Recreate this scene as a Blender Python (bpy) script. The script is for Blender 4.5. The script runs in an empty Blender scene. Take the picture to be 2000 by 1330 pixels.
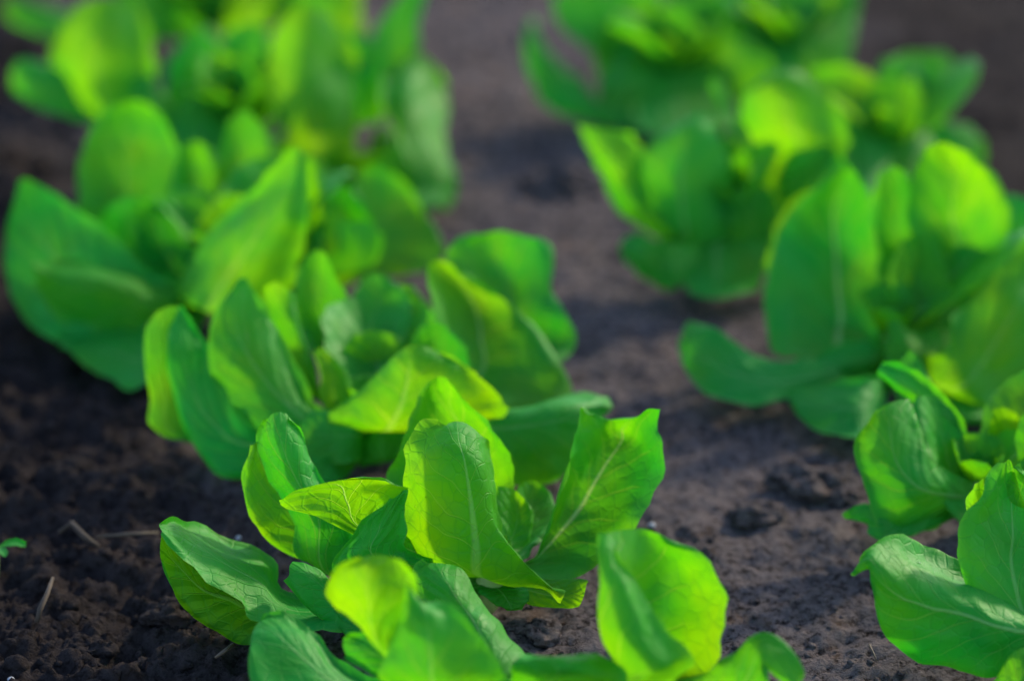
import bpy, math, random
import numpy as np
from mathutils import Vector, noise as mnoise

# ------------------------------------------------------------------ camera, sky, sun, exposure
PITCH, CAM_H, LENS, SENSOR = math.radians(24.0), 0.42, 100.0, 36.0
scene = bpy.context.scene
cam_d = bpy.data.cameras.new('camera'); cam = bpy.data.objects.new('camera', cam_d)
scene.collection.objects.link(cam); scene.camera = cam
cam.location = (0, 0, CAM_H); cam.rotation_euler = (math.pi/2 - PITCH, 0, 0)
cam_d.lens = LENS; cam_d.sensor_width = SENSOR; cam_d.clip_start = 0.02; cam_d.clip_end = 300
cam_d.dof.use_dof = True; cam_d.dof.aperture_fstop = 4.9; cam_d.dof.focus_distance = 0.828
cam_d.dof.aperture_blades = 0

SUN_EL, SUN_AZ = math.radians(27), math.radians(42)      # azimuth measured from the view direction (+Y) towards +X
w = bpy.data.worlds.new('World'); scene.world = w; w.use_nodes = True
nt = w.node_tree; bg = nt.nodes['Background']
sky = nt.nodes.new('ShaderNodeTexSky'); sky.sky_type = 'NISHITA'; sky.sun_disc = False
sky.sun_elevation = SUN_EL; sky.sun_rotation = SUN_AZ
nt.links.new(sky.outputs[0], bg.inputs[0]); bg.inputs[1].default_value = 0.15
sun_d = bpy.data.lights.new('sun', 'SUN'); sun = bpy.data.objects.new('sun', sun_d)
scene.collection.objects.link(sun)
sun_d.energy = 1.8; sun_d.angle = math.radians(3.0); sun_d.color = (1.0, 0.86, 0.58)
sd = Vector((math.sin(SUN_AZ)*math.cos(SUN_EL), math.cos(SUN_AZ)*math.cos(SUN_EL), math.sin(SUN_EL)))
sun.rotation_euler = sd.to_track_quat('Z', 'Y').to_euler(); sun.location = sd*3
scene.view_settings.view_transform = 'Standard'; scene.view_settings.look = 'None'
scene.view_settings.exposure = 1.4; scene.view_settings.gamma = 1
scene.view_settings.use_curve_mapping = False
scene.cycles.max_bounces = 10; scene.cycles.transmission_bounces = 8

# ------------------------------------------------------------------ helpers
def ray(px, py):
    x = (px-1000)/2000*SENSOR/LENS; y = -(py-665)/2000*SENSOR/LENS
    return np.array([x, math.cos(PITCH)+y*math.sin(PITCH), -math.sin(PITCH)+y*math.cos(PITCH)])
def ground_at(px, py, z=0.0):
    d = ray(px, py); return np.array([0, 0, CAM_H]) + d*((z-CAM_H)/d[2])
def at_depth(px, py, Y):
    d = ray(px, py); p = np.array([0, 0, CAM_H]) + d*(Y/d[1])
    if p[2] < 0.004: p = ground_at(px, py, 0.004)
    return p

def link(o, parent=None):
    scene.collection.objects.link(o)
    if parent: o.parent = parent
    return o
def mesh_obj(name, verts, faces, mat, parent=None, uvs=None, smooth=True):
    me = bpy.data.meshes.new(name); me.from_pydata([tuple(v) for v in verts], [], faces)
    if uvs is not None:
        l = me.uv_layers.new(name='UVMap'); idx = np.empty(len(me.loops), 'i'); me.loops.foreach_get('vertex_index', idx)
        l.data.foreach_set('uv', np.asarray(uvs)[idx].astype('f').ravel())
    me.materials.append(mat)
    if smooth: me.polygons.foreach_set('use_smooth', [True]*len(me.polygons))
    me.update(); return link(bpy.data.objects.new(name, me), parent)

class N:      # tiny node-tree builder
    def __init__(s, name):
        s.m = bpy.data.materials.new(name); s.m.use_nodes = True; s.t = s.m.node_tree; s.t.nodes.clear()
        s.out = s.t.nodes.new('ShaderNodeOutputMaterial')
    def n(s, kind, ins=None, **kw):
        nd = s.t.nodes.new('ShaderNode'+kind)
        for k, v in kw.items(): setattr(nd, k, v)
        for k, v in (ins or {}).items(): s.set(nd.inputs[k], v)
        return nd
    def set(s, sock, v):
        if hasattr(v, 'is_output') or isinstance(v, bpy.types.NodeSocket): s.t.links.new(v, sock)
        else: sock.default_value = v
    def math(s, op, a, b=0.0, c=0.0, clamp=False):
        nd = s.t.nodes.new('ShaderNodeMath'); nd.operation = op; nd.use_clamp = clamp
        for i, v in enumerate((a, b, c)): s.set(nd.inputs[i], v)
        return nd.outputs[0]
    def step(s, v, lo, hi, a=0.0, b=1.0):
        nd = s.t.nodes.new('ShaderNodeMapRange'); nd.interpolation_type = 'SMOOTHSTEP'
        for k, x in (('Value', v), ('From Min', lo), ('From Max', hi), ('To Min', a), ('To Max', b)): s.set(nd.inputs[k], x)
        return nd.outputs[0]
    def mix(s, f, a, b):
        nd = s.t.nodes.new('ShaderNodeMix'); nd.data_type = 'RGBA'
        s.set(nd.inputs[0], f); s.set(nd.inputs[6], a); s.set(nd.inputs[7], b); return nd.outputs[2]

def leaf_material():
    b = N('lettuce_leaf')
    uv = b.n('UVMap').outputs[0]; sep = b.n('SeparateXYZ', {0: uv}); v0, u = sep.outputs[0], sep.outputs[1]
    tone = b.n('Attribute', attribute_type='OBJECT', attribute_name='tone').outputs['Fac']
    rib = b.n('Attribute', attribute_type='OBJECT', attribute_name='rib').outputs['Fac']
    obj = b.n('TexCoord').outputs['Object']
    wob = b.n('TexNoise', {'Vector': obj, 'Scale': 55.0, 'Detail': 2.0}).outputs[0]
    v = b.math('ADD', v0, b.math('MULTIPLY', b.math('SUBTRACT', wob, 0.5), 0.05))
    a = b.math('ABSOLUTE', b.math('MULTIPLY', b.math('SUBTRACT', v, 0.5), 2.0))
    wid = b.math('ADD', 0.012, b.math('MULTIPLY', b.math('POWER', b.math('SUBTRACT', 1.0, u, clamp=True), 1.6), 0.13))
    mid = b.step(a, b.math('MULTIPLY', wid, 0.35), wid, 1.0, 0.0)
    mid = b.math('MULTIPLY', mid, b.step(u, 0.8, 0.97, 1.0, 0.0))
    # side veins, arching forwards from the midrib, each side a little out of step
    side = b.math('MULTIPLY', b.math('GREATER_THAN', v, 0.5), 0.43)
    t = b.math('SUBTRACT', b.math('MULTIPLY', u, 7.5), b.math('MULTIPLY', b.math('POWER', a, 0.8), 2.3))
    t = b.math('ADD', b.math('ADD', t, side), b.math('MULTIPLY', wob, 1.1))
    fr = b.math('ABSOLUTE', b.math('SUBTRACT', b.math('FRACT', t), 0.5))
    vw = b.math('MULTIPLY', b.step(a, 0.0, 0.95, 0.055, 0.012), 1.0)
    vein = b.math('MULTIPLY', b.step(fr, 0.0, vw, 1.0, 0.0), b.step(a, 0.55, 0.95, 1.0, 0.0))
    vor = b.n('TexVoronoi', {'Vector': obj, 'Scale': 210.0}, feature='DISTANCE_TO_EDGE').outputs[0]
    net = b.step(vor, 0.0, 0.09, 1.0, 0.0)
    edge = b.step(b.math('ABSOLUTE', b.math('MULTIPLY', b.math('SUBTRACT', v0, 0.5), 2.0)), 0.955, 0.995)
    # leaf colour: deep to yellow green, tone also paints in backlight and shade; blotches, paler ribs and pale foot
    blot = b.n('TexNoise', {'Vector': obj, 'Scale': 26.0, 'Detail': 3.0, 'Roughness': 0.6}).outputs[0]
    tn = b.math('ADD', tone, b.math('MULTIPLY', b.math('SUBTRACT', blot, 0.47), 1.8), clamp=True)
    col = b.mix(tn, (0.000, 0.240, 0.024, 1), (0.035, 0.30, 0.002, 1))
    col = b.mix(b.step(u, 0.0, 0.35, 0.75, 0.0), col, (0.12, 0.42, 0.05, 1))
    col = b.mix(b.math('MULTIPLY', net, 0.10), col, (0.12, 0.42, 0.06, 1))
    col = b.mix(b.math('MULTIPLY', vein, 0.16), col, (0.20, 0.52, 0.12, 1))
    col = b.mix(b.math('MULTIPLY', b.math('MULTIPLY', mid, rib), 0.7), col, (0.34, 0.62, 0.24, 1))
    col = b.mix(b.math('MULTIPLY', edge, 0.2), col, (0.22, 0.50, 0.06, 1))
    tcol = b.mix(tn, (0.02, 0.58, 0.001, 1), (0.27, 0.53, 0.001, 1))
    tcol = b.mix(b.math('MULTIPLY', net, 0.22), tcol, (0.03, 0.30, 0.001, 1))
    tcol = b.mix(b.math('MULTIPLY', vein, 0.45), tcol, (0.60, 0.85, 0.05, 1))
    tcol = b.mix(b.math('MULTIPLY', b.math('MULTIPLY', mid, rib), 0.6), tcol, (0.60, 0.80, 0.14, 1))
    # relief
    puck = b.math('MULTIPLY', b.math('SUBTRACT', fr, 0.2), -0.9)
    h = b.math('ADD', b.math('MULTIPLY', b.math('ADD', vein, mid), -0.5), b.math('MULTIPLY', puck, b.step(a, 0.0, 0.2)))
    h = b.math('ADD', h, b.math('MULTIPLY', net, -0.16))
    n1 = b.n('TexNoise', {'Vector': obj, 'Scale': 120.0, 'Detail': 5.0, 'Roughness': 0.6}).outputs[0]
    h = b.math('ADD', h, b.math('MULTIPLY', n1, 0.9))
    bump = b.n('Bump', {'Strength': 0.5, 'Distance': 0.0015, 'Height': h}).outputs[0]
    rough = b.step(n1, 0.3, 0.7, 0.52, 0.64)
    pr = b.n('BsdfPrincipled', {'Base Color': col, 'Roughness': rough, 'Specular IOR Level': 0.28, 'Normal': bump})
    tr = b.n('BsdfTranslucent', {'Color': tcol, 'Normal': bump})
    mx = b.n('MixShader', {0: b.step(tn, 0.1, 0.9, 0.30, 0.60), 1: pr.outputs[0], 2: tr.outputs[0]})
    b.t.links.new(mx.outputs[0], b.out.inputs[0]); return b.m

def soil_material():
    b = N('soil'); g = b.n('TexCoord').outputs['Object']
    n1 = b.n('TexNoise', {'Vector': g, 'Scale': 14.0, 'Detail': 6.0, 'Roughness': 0.65}).outputs[0]
    n2 = b.n('TexNoise', {'Vector': g, 'Scale': 330.0, 'Detail': 8.0, 'Roughness': 0.7}).outputs[0]
    n3 = b.n('TexNoise', {'Vector': g, 'Scale': 900.0, 'Detail': 3.0}).outputs[0]
    c = b.mix(b.step(n1, 0.3, 0.7), (0.036, 0.029, 0.030, 1), (0.115, 0.096, 0.102, 1))
    c = b.mix(b.step(n2, 0.35, 0.68, 0.0, 0.75), c, (0.165, 0.140, 0.148, 1))
    c = b.mix(b.step(n2, 0.50, 0.34, 0.0, 0.9), c, (0.007, 0.005, 0.005, 1))
    red = b.n('TexNoise', {'Vector': g, 'Scale': 60.0, 'Detail': 3.0}).outputs[0]
    c = b.mix(b.step(red, 0.58, 0.75, 0.0, 0.5), c, (0.13, 0.075, 0.045, 1))
    c = b.mix(b.step(n3, 0.68, 0.76, 0.0, 0.5), c, (0.20, 0.18, 0.18, 1))
    painted_shade = b.n('Attribute', attribute_type='GEOMETRY', attribute_name='painted_shade').outputs['Fac']
    c = b.mix(b.math('MULTIPLY', painted_shade, 0.80), c, (0.009, 0.007, 0.0075, 1))  # darkens the soil colour where shade is painted in
    h = b.math('ADD', b.math('MULTIPLY', n2, 1.0), b.math('MULTIPLY', n3, 0.35))
    bump = b.n('Bump', {'Strength': 1.0, 'Distance': 0.0032, 'Height': h}).outputs[0]
    pr = b.n('BsdfPrincipled', {'Base Color': c, 'Roughness': 0.9, 'Specular IOR Level': 0.04, 'Normal': bump})
    b.t.links.new(pr.outputs[0], b.out.inputs[0]); return b.m

def plain(name, col, rough=0.6, scale=300.0, var=0.4, **kw):
    b = N(name); g = b.n('TexCoord').outputs['Object']
    n = b.n('TexNoise', {'Vector': g, 'Scale': scale, 'Detail': 4.0}).outputs[0]
    c = b.mix(n, tuple(x*(1-var) for x in col)+(1,), tuple(min(1, x*(1+var)) for x in col)+(1,))
    bump = b.n('Bump', {'Strength': 0.5, 'Distance': 0.0008, 'Height': n}).outputs[0]
    ins = {'Base Color': c, 'Roughness': rough, 'Normal': bump}; ins.update(kw)
    pr = b.n('BsdfPrincipled', ins); b.t.links.new(pr.outputs[0], b.out.inputs[0]); return b.m

LEAF = leaf_material(); SOIL = soil_material()
STEM = plain('lettuce_stem', (0.30, 0.45, 0.14), 0.5)
STRAW = plain('dry_straw', (0.06, 0.042, 0.028), 0.7)
TWIG = plain('brown_twig', (0.035, 0.022, 0.015), 0.8)
PEBBLE = plain('pale_pebble', (0.25, 0.27, 0.32), 0.6)
WATER = N('water_drop')
_g = WATER.n('BsdfPrincipled', {'Base Color': (1, 1, 1, 1), 'Roughness': 0.02, 'IOR': 1.33, 'Transmission Weight': 1.0})
WATER.t.links.new(_g.outputs[0], WATER.out.inputs[0]); WATER = WATER.m

# ------------------------------------------------------------------ ground
rng = np.random.default_rng(7)
def vnoise(x, y, seed):
    r = np.random.default_rng(seed); tab = r.random((256, 256))
    xi = np.floor(x).astype(int); yi = np.floor(y).astype(int); fx = x-xi; fy = y-yi
    fx = fx*fx*fx*(fx*(fx*6-15)+10); fy = fy*fy*fy*(fy*(fy*6-15)+10)
    g = lambda i, j: tab[i % 256, j % 256]
    return (g(xi, yi)*(1-fx)+g(xi+1, yi)*fx)*(1-fy) + (g(xi, yi+1)*(1-fx)+g(xi+1, yi+1)*fx)*fy - 0.5
def rot(x, y, a): return x*math.cos(a)-y*math.sin(a), x*math.sin(a)+y*math.cos(a)
def soil_z(X, Y):
    z = np.zeros_like(X)
    left = 1/(1+np.exp((X+0.08+0.25*(Y-0.75))/0.02))           # the looser soil left of the left row
    rough = 0.55 + 0.9*left
    for i, (s, a) in enumerate(((6, .006), (17, .0055), (40, .0046), (90, .0042), (190, .0036), (420, .0026), (800, .0012))):
        xx, yy = rot(X, Y, 0.6*i+0.3)
        n = vnoise(xx*s+31.7*i, yy*s+11.3*i, i+3)
        if s > 30: n = (0.25-np.abs(n))*1.5 if i % 2 else n
        z += n*a*(rough if s > 15 else 1)
    fade = np.clip(1.2-np.hypot(X, Y-1.0)/8, 0.0, 1)
    return z*fade - 0.0035
xs = np.concatenate([-0.36-np.geomspace(0.003, 60, 50)[::-1], np.arange(-0.36, 0.361, 0.00125), 0.36+np.geomspace(0.003, 60, 50)])
y1 = 0.58+np.cumsum(np.linspace(0.0009, 0.0034, 620))
ys = np.concatenate([0.58-np.geomspace(0.003, 40, 40)[::-1], y1, y1[-1]+np.geomspace(0.006, 120, 60)])
X, Y = np.meshgrid(xs, ys); Z = soil_z(X, Y)
nx, ny = len(xs), len(ys)
me = bpy.data.meshes.new('ground')
me.vertices.add(nx*ny); me.vertices.foreach_set('co', np.stack([X, Y, Z], -1).astype('f').ravel())
i = np.arange(nx*ny).reshape(ny, nx); q = np.stack([i[:-1, :-1], i[:-1, 1:], i[1:, 1:], i[1:, :-1]], -1).reshape(-1, 4)
me.loops.add(q.size); me.loops.foreach_set('vertex_index', q.ravel().astype('i'))
me.polygons.add(len(q)); me.polygons.foreach_set('loop_start', (np.arange(len(q))*4).astype('i'))
me.polygons.foreach_set('use_smooth', np.ones(len(q), bool)); me.materials.append(SOIL)
def shade_mask(X, Y):  # shade beside the rows and towards the far corners, painted into the soil colour
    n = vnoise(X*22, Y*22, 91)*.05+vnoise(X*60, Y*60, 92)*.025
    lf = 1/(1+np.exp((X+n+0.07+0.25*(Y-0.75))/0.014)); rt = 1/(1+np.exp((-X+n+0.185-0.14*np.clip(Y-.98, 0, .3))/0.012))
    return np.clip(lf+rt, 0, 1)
me.update(calc_edges=True); me.validate()
at = me.attributes.new('painted_shade', 'FLOAT', 'POINT'); at.data.foreach_set('value', shade_mask(X, Y).astype('f').ravel())
go = link(bpy.data.objects.new('ground', me)); go['kind'] = 'structure'
def gz(x, y): return float(soil_z(np.array([x]), np.array([y]))[0])

# icosphere template for lumps
def ico(sub):
    import bmesh
    bm = bmesh.new(); bmesh.ops.create_icosphere(bm, subdivisions=sub, radius=1)
    v = np.array([x.co[:] for x in bm.verts]); f = [tuple(x.index for x in p.verts) for p in bm.faces]; bm.free(); return v, f
I1, I2, I4 = ico(1), ico(2), ico(5)
def lump(tmpl, r, seed, rough=0.35, sq=(1, 1, .7)):
    v = tmpl[0].copy(); o = Vector((seed*3.1, seed*1.7, seed*.9))
    k = []
    for p in v:
        p = Vector(p); k.append(1+rough*(mnoise.noise(p*1.3+o)*1.3+mnoise.noise(p*3.1+o)*.6+mnoise.noise(p*8+o)*.3))
    return v*np.array(k)[:, None]*r*np.array(sq)
# crumbs: nobody could count them
random.seed(4); V = []; F = []; n0 = 0
templ = [lump(I2, 1, 50+j, .45) for j in range(24)]
for k in range(9000):
    y = 0.62+1.0*random.random()**1.5
    x = random.uniform(-0.24, 0.24)*y/0.8
    dens = 1.0 if x < -0.08-0.25*(y-.75) else 0.5
    if random.random() > dens*.8: continue
    r = min(0.00045*random.paretovariate(1.6), 0.0036 if dens == 1 else 0.0012)
    v = templ[k % 24]*r; a = random.random()*6.28
    R = np.array([[math.cos(a), -math.sin(a), 0], [math.sin(a), math.cos(a), 0], [0, 0, 1]])
    v = v@R.T + np.array([x, y, gz(x, y)-r*.1]); V.append(v)
    F += [tuple(c+n0 for c in f) for f in I2[1]]; n0 += len(v)
cr = mesh_obj('soil_crumbs', np.concatenate(V), F, SOIL); cr['kind'] = 'stuff'
at = cr.data.attributes.new('painted_shade', 'FLOAT', 'POINT'); _v = np.concatenate(V); at.data.foreach_set('value', shade_mask(_v[:, 0], _v[:, 1]).astype('f'))
cr['kind'] = 'stuff'; cr['label'] = 'loose crumbs of dark soil strewn over the bed'; cr['category'] = 'soil'

def clod(px, py, r, seed, label, sq=(1.2, 1, .65)):
    p = ground_at(px, py); o = mesh_obj('soil_clod', lump(I4, r, seed, .42, sq), I4[1], SOIL)
    o.location = (p[0], p[1], gz(p[0], p[1])+r*.1); at = o.data.attributes.new('painted_shade', 'FLOAT', 'POINT')
    at.data.foreach_set('value', np.full(len(o.data.vertices), float(shade_mask(np.array([p[0]]), np.array([p[1]]))[0]), 'f'))
    o["label"] = label; o['category'] = 'soil clod'; o['group'] = 'clods lying on the soil'
clod(1052, 1212, .0060, 1, 'rough brown clod beside the foot of the sharp central lettuce')
clod(1010, 1205, .0035, 12, 'small crumb of soil tucked just left of the clod under the sharp lettuce')
clod(1590, 935, .0105, 2, 'large dark clod in the alley left of the right hand row')
clod(1480, 995, .0070, 3, 'dark clod in the alley just in front of the large clod')
clod(1660, 960, .0060, 4, 'dark clod in the alley nearest to the right hand row')
clod(335, 1190, .0070, 5, 'brown clod under the drooping left leaf of the sharp lettuce')
clod(178, 1235, .0060, 6, 'round brown clod in the loose soil at bottom left')
clod(150, 930, .0085, 7, 'blurred clod in the loose soil left of the left row')
clod(1100, 350, .012, 8, 'blurred dark clod far up the alley between the rows')

def tube(name, pts, rad, mat, label=None, cat=None, seg=8, parent=None):
    P = [np.array(p) for p in pts]; V = []; Fs = []
    for k, p in enumerate(P):
        t = P[min(k+1, len(P)-1)]-P[max(k-1, 0)]; t = t/np.linalg.norm(t)
        s = np.cross(t, [0, 0, 1]); s = s/(np.linalg.norm(s)+1e-9); n = np.cross(s, t); r = rad[k] if hasattr(rad, '__len__') else rad
        for j in range(seg):
            a = j/seg*2*math.pi; V.append(p+(s*math.cos(a)+n*math.sin(a))*r)
    for k in range(len(P)-1):
        for j in range(seg): Fs.append((k*seg+j, k*seg+(j+1) % seg, (k+1)*seg+(j+1) % seg, (k+1)*seg+j))
    Fs += [tuple(range(seg))[::-1], tuple((len(P)-1)*seg+j for j in range(seg))]
    o = mesh_obj(name, V, Fs, mat, parent)
    if label: o['label'] = label; o['category'] = cat
    return o
def gp(px, py, z):
    p = ground_at(px, py, z); return p
tube('straw', [gp(420, 1284, .002), gp(436, 1273, .0032), gp(455, 1258, .0036)], [.0004, .0006, .0005], STRAW, 'pale broken straw lying below the drooping left leaf', 'straw')
tube('twig', [gp(72, 1215, .001), gp(78, 1190, .004), gp(92, 1160, .006), gp(103, 1128, .007)], [.0007, .0009, .0008, .0005], TWIG, 'thin brown twig standing out of the loose soil at lower left', 'twig')
tube('dry_root', [gp(115, 1040, .004), gp(140, 1022, .006), gp(165, 1048, .0055), gp(195, 1068, .003)], [.0006, .001, .001, .0005], TWIG, 'bent dry root curving over the soil near the weed seedling', 'root')
tube('dry_root', [gp(190, 1048, .003), gp(250, 1043, .005), gp(310, 1040, .004)], [.0004, .0006, .0004], STRAW, 'faint straight dry root pointing at the tip of the drooping leaf', 'root')
tube('straw', [gp(1698, 1258, .001), gp(1706, 1275, .002), gp(1712, 1290, .001)], [.0003, .0003, .0002], STRAW, 'tiny curved straw on the soil left of the hooked leaf', 'straw')
for (px, py, r, lb) in ((1273, 1022, .0012, 'pale bluish pebble on the soil right of the tall sharp leaf'), (466, 1052, .0009, 'small white pebble above the drooping left leaf'), (20, 1313, .0010, 'tiny grey pebble at the bottom left corner')):
    p = ground_at(px, py); o = mesh_obj('pebble', lump(I2, r, px, .2), I2[1], PEBBLE); o.location = (p[0], p[1], gz(p[0], p[1])+r*.6)
    o['label'] = lb; o['category'] = 'pebble'; o['group'] = 'pebbles on the soil'

# ------------------------------------------------------------------ leaves
def cr_eval(P, T):
    """uniform Catmull-Rom through P (n x ... array), sampled at T in 0..1"""
    P = np.asarray(P, float); n = len(P)
    E = np.concatenate([[2*P[0]-P[1]], P, [2*P[-1]-P[-2]]]); out = []
    for t in T:
        s = min(t*(n-1), n-1-1e-9); k = int(s); f = s-k; a, b, c, d = E[k], E[k+1], E[k+2], E[k+3]
        out.append(0.5*((2*b)+(c-a)*f+(2*a-5*b+4*c-d)*f*f+(3*b-a-3*c+d)*f**3))
    return np.array(out)
def surface(rows, NU, NV):
    R = np.array([cr_eval(r, np.linspace(0, 1, NV)) for r in rows])
    # space rows by length so that the grid stays even
    d = np.linalg.norm(np.diff(R.mean(1), axis=0), axis=1); d = np.maximum(d, d.max()*.12)
    c = np.concatenate([[0], np.cumsum(d)])/d.sum(); T = np.linspace(0, 1, NU)
    Tk = np.interp(T, c, np.linspace(0, 1, len(rows)))
    # smooth the re-timing
    k = np.ones(7)/7; Tk = np.convolve(np.pad(Tk, 3, 'edge'), k, 'valid'); Tk[0], Tk[-1] = 0, 1
    return cr_eval(R, Tk), T
leaf_no = 0
def build_leaf(parent, origin, rows, tone=.4, detail=1.0, ripple=1.0, name='leaf', rib=.35):
    global leaf_no; leaf_no += 1
    NU, NV = int(20+28*detail), int(18+24*detail)
    G, T = surface(rows, NU, NV)
    du = np.gradient(G, axis=0); dv = np.gradient(G, axis=1); n = np.cross(du, dv); n /= (np.linalg.norm(n, axis=2, keepdims=True)+1e-9)
    V = np.linspace(-1, 1, NV); sz = Vector((leaf_no*1.37, leaf_no*.71, 0))
    size = np.linalg.norm(G[-1, NV//2]-G[0, NV//2])
    H = np.zeros((NU, NV)); crnd = random.Random(leaf_no); curl = (crnd.choice((-1, -1, 1)), crnd.choice((-1, -1, 1)))
    side_ = np.sign(((n[NU//2, NV//2])@(G[NU//2, 0]+G[NU//2, -1]-2*G[NU//2, NV//2])) or 1); curl = (curl[0]*side_, curl[1]*side_)
    for i in range(NU):
        for j in range(NV):
            u, v = T[i], V[j]; p = Vector(G[i, j])
            e = abs(v)
            H[i, j] = mnoise.noise(p*32+sz)*.0020 + mnoise.noise(p*70+sz)*.0014 + mnoise.noise(p*170+sz)*.00045*detail
            H[i, j] += ripple*(e**3)*(mnoise.noise(p*110+sz*2)*.0017 + mnoise.noise(p*260+sz)*.0008)
            H[i, j] += curl[0 if v < 0 else 1]*max(0, (e-.78)/.22)**2*.0022*(.6+mnoise.noise(p*45+sz*3))
            H[i, j] *= min(1, u*4)*min(1, size/.04)
    G = G+n*H[..., None]
    # a small ragged edge inside the leaf plane
    for side, inner in ((0, 1), (-1, -2)):
        w_ = G[:, side]-G[:, inner]
        for i in range(NU): G[i, side] += w_[i]*(mnoise.noise(Vector((T[i]*14, leaf_no*2.3, side)))*.9)
    G[..., 2] = np.maximum(G[..., 2], .002)
    verts = (G-origin).reshape(-1, 3)
    uv = np.stack(np.meshgrid(np.linspace(0, 1, NV), T), -1).reshape(-1, 2)
    i = np.arange(NU*NV).reshape(NU, NV); f = np.stack([i[:-1, :-1], i[:-1, 1:], i[1:, 1:], i[1:, :-1]], -1).reshape(-1, 4).tolist()
    o = mesh_obj(name, verts, f, LEAF, parent, uv); o['tone'] = .16+.62*float(tone); o['rib'] = float(rib); return o, G

def heart_leaf(parent, origin, c, az, elev, L, W, cup, tone, curl=.3):
    """small generic leaf of the heart or the hidden far side, built in world space"""
    d = np.array([math.sin(az), math.cos(az), 0]); s = np.array([math.cos(az), -math.sin(az), 0]); rows = []
    p = np.array(c, float); e = elev; prof = (.10, .42, .85, 1.0, .85, .35)
    for k, wf in enumerate(prof):
        t = d*math.cos(e)+np.array([0, 0, 1])*math.sin(e); nrm = -d*math.sin(e)+np.array([0, 0, 1])*math.cos(e)
        wd = W*wf/2; rows.append([p-s*wd+nrm*wd*cup, p-s*wd*.5+nrm*wd*cup*.3, p, p+s*wd*.5+nrm*wd*cup*.3, p+s*wd+nrm*wd*cup])
        p = p+t*L/(len(prof)-1); e -= curl/(len(prof)-1)
    for r in rows:
        for q_ in r: q_[2] = max(q_[2], .003)
    return build_leaf(parent, origin, rows, tone, .3)

plants = {}
# how far each leaf leans away from the viewer (cm for every 100 px of height)
LEAN = {'P1': dict(d=2, a=1), 'P2': dict(c2=.2, i=1.5, g=.8, h=1, j=.8, f=-.3, d=-.3, e=-.2),
 'P3': dict(h=1.5, g=1.3, d=1, a=.8, k=1.5, e=1, c=.5, f=-.4, n=1), 'P4': dict(c=1.2, k=1, f=1, h=1.2, a=0, m=1.2),
 'P5': dict(a=.5, d=1, e=1, i=1, c=.8), 'R1': dict(b=.5), 'R2': dict(b=.5, c=1, d=1, a=-.3),
 'R3': dict(m=1.2, c=.9, g=1.5, i=1.5, h=1, q=1, a=1.2, b=1), 'R4': dict(d=1.5, c=.5), 'R8': dict(f=1, a=1, b=1),
 'R5': dict(a=1, c=1.5, b=1), 'R6': dict(f=1, g=1)}
INFILL = {'P4': 4, 'P5': 10, 'P6': 8, 'R4': 5, 'R5': 7, 'R6': 7, 'R8': 3}
def lettuce(key, bx, by, label, group, leaves, hearts=3, back=1, detail=.6, hscale=1.0):
    o3 = ground_at(bx, by); o3[2] = 0
    root = bpy.data.objects.new('lettuce', None); link(root); root.location = o3; root.empty_display_size = .02
    root['label'] = label; root['category'] = 'lettuce'; root['group'] = group
    plants[key] = (root, o3, {})
    st = [(0, -.006), (0, .004), (.0006, .010)]
    tube('stem', [(0, 0, -.004), (0, 0, .004), (.0005, 0, .011), (.0006, 0, .014)], [.0045, .0055, .005, .003], STEM, seg=14, parent=root)
    b0 = o3+np.array([0, 0, .008])
    for nm, tone, rows in leaves:
        ln = LEAN.get(key, {}).get(nm, 0)*.55; rows = [[(x, y, d+ln*(by-y)/100) for (x, y, d) in r] for r in rows]
        # a leaf whose low side would sink into the soil is moved forward as a whole, row by row
        need = [max(0.0, max(o3[1]+d*.01-ground_at(x, y, .005)[1] for (x, y, d) in r)) for r in rows]
        need = [max(need[k], .5*(need[max(k-1, 0)]+need[min(k+1, len(need)-1)])) for k in range(len(need))]
        R = [[at_depth(x, y, o3[1]+d*.01-.85*need[k]) for (x, y, d) in r] for k, r in enumerate(rows)]
        ax = np.array(R[0][-1])-np.array(R[0][0]); ax = ax/(np.linalg.norm(ax)+1e-9)*.0035
        mid = np.array(R[0][len(R[0])//2]); b = b0+(mid-b0)*.03
        n = len(R[0]); base = [b+ax*(2*k/(n-1)-1) for k in range(n)]
        m = len(max(R, key=len))
        ob, G = build_leaf(root, o3, R if key+nm == 'P2z' else [base]+R, tone, detail, rib={'P2j': 1.1, 'P2d': .7, 'P2f': .45, 'R3c': .8, 'P3g': .7, 'R1a': .45}.get(key+nm, .3))
        plants[key][2][nm] = (ob, G)
    random.seed(hash(key) % 999 if False else sum(map(ord, key)))
    for k in range(hearts):
        heart_leaf(root, o3, b0+np.array([0, 0, .001]), k*2.4+random.random(), 1.25-.15*k/2, (.013+.003*k)*hscale, (.012+.003*k)*hscale, .8, .6, .5)
    for k in range(INFILL.get(key, 0)):          # the young leaves crowding the middle of the rosette
        t = k/max(1, INFILL[key]-1)
        heart_leaf(root, o3, b0, (-1.9+3.8*((k*.618) % 1)), 1.35-.45*t, .024+.020*t+.006*random.random(), .018+.012*t, .75, random.uniform(.25, .95), random.uniform(-.2, .8))
    for k in range(back):
        heart_leaf(root, o3, b0, random.uniform(-.9, .9)+(-.35 if k % 2 else .35), .75, .055*hscale, .038*hscale, .55, .4, .6)
    return root

LG, RG = 'lettuces in the left row', 'lettuces in the right row'
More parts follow.
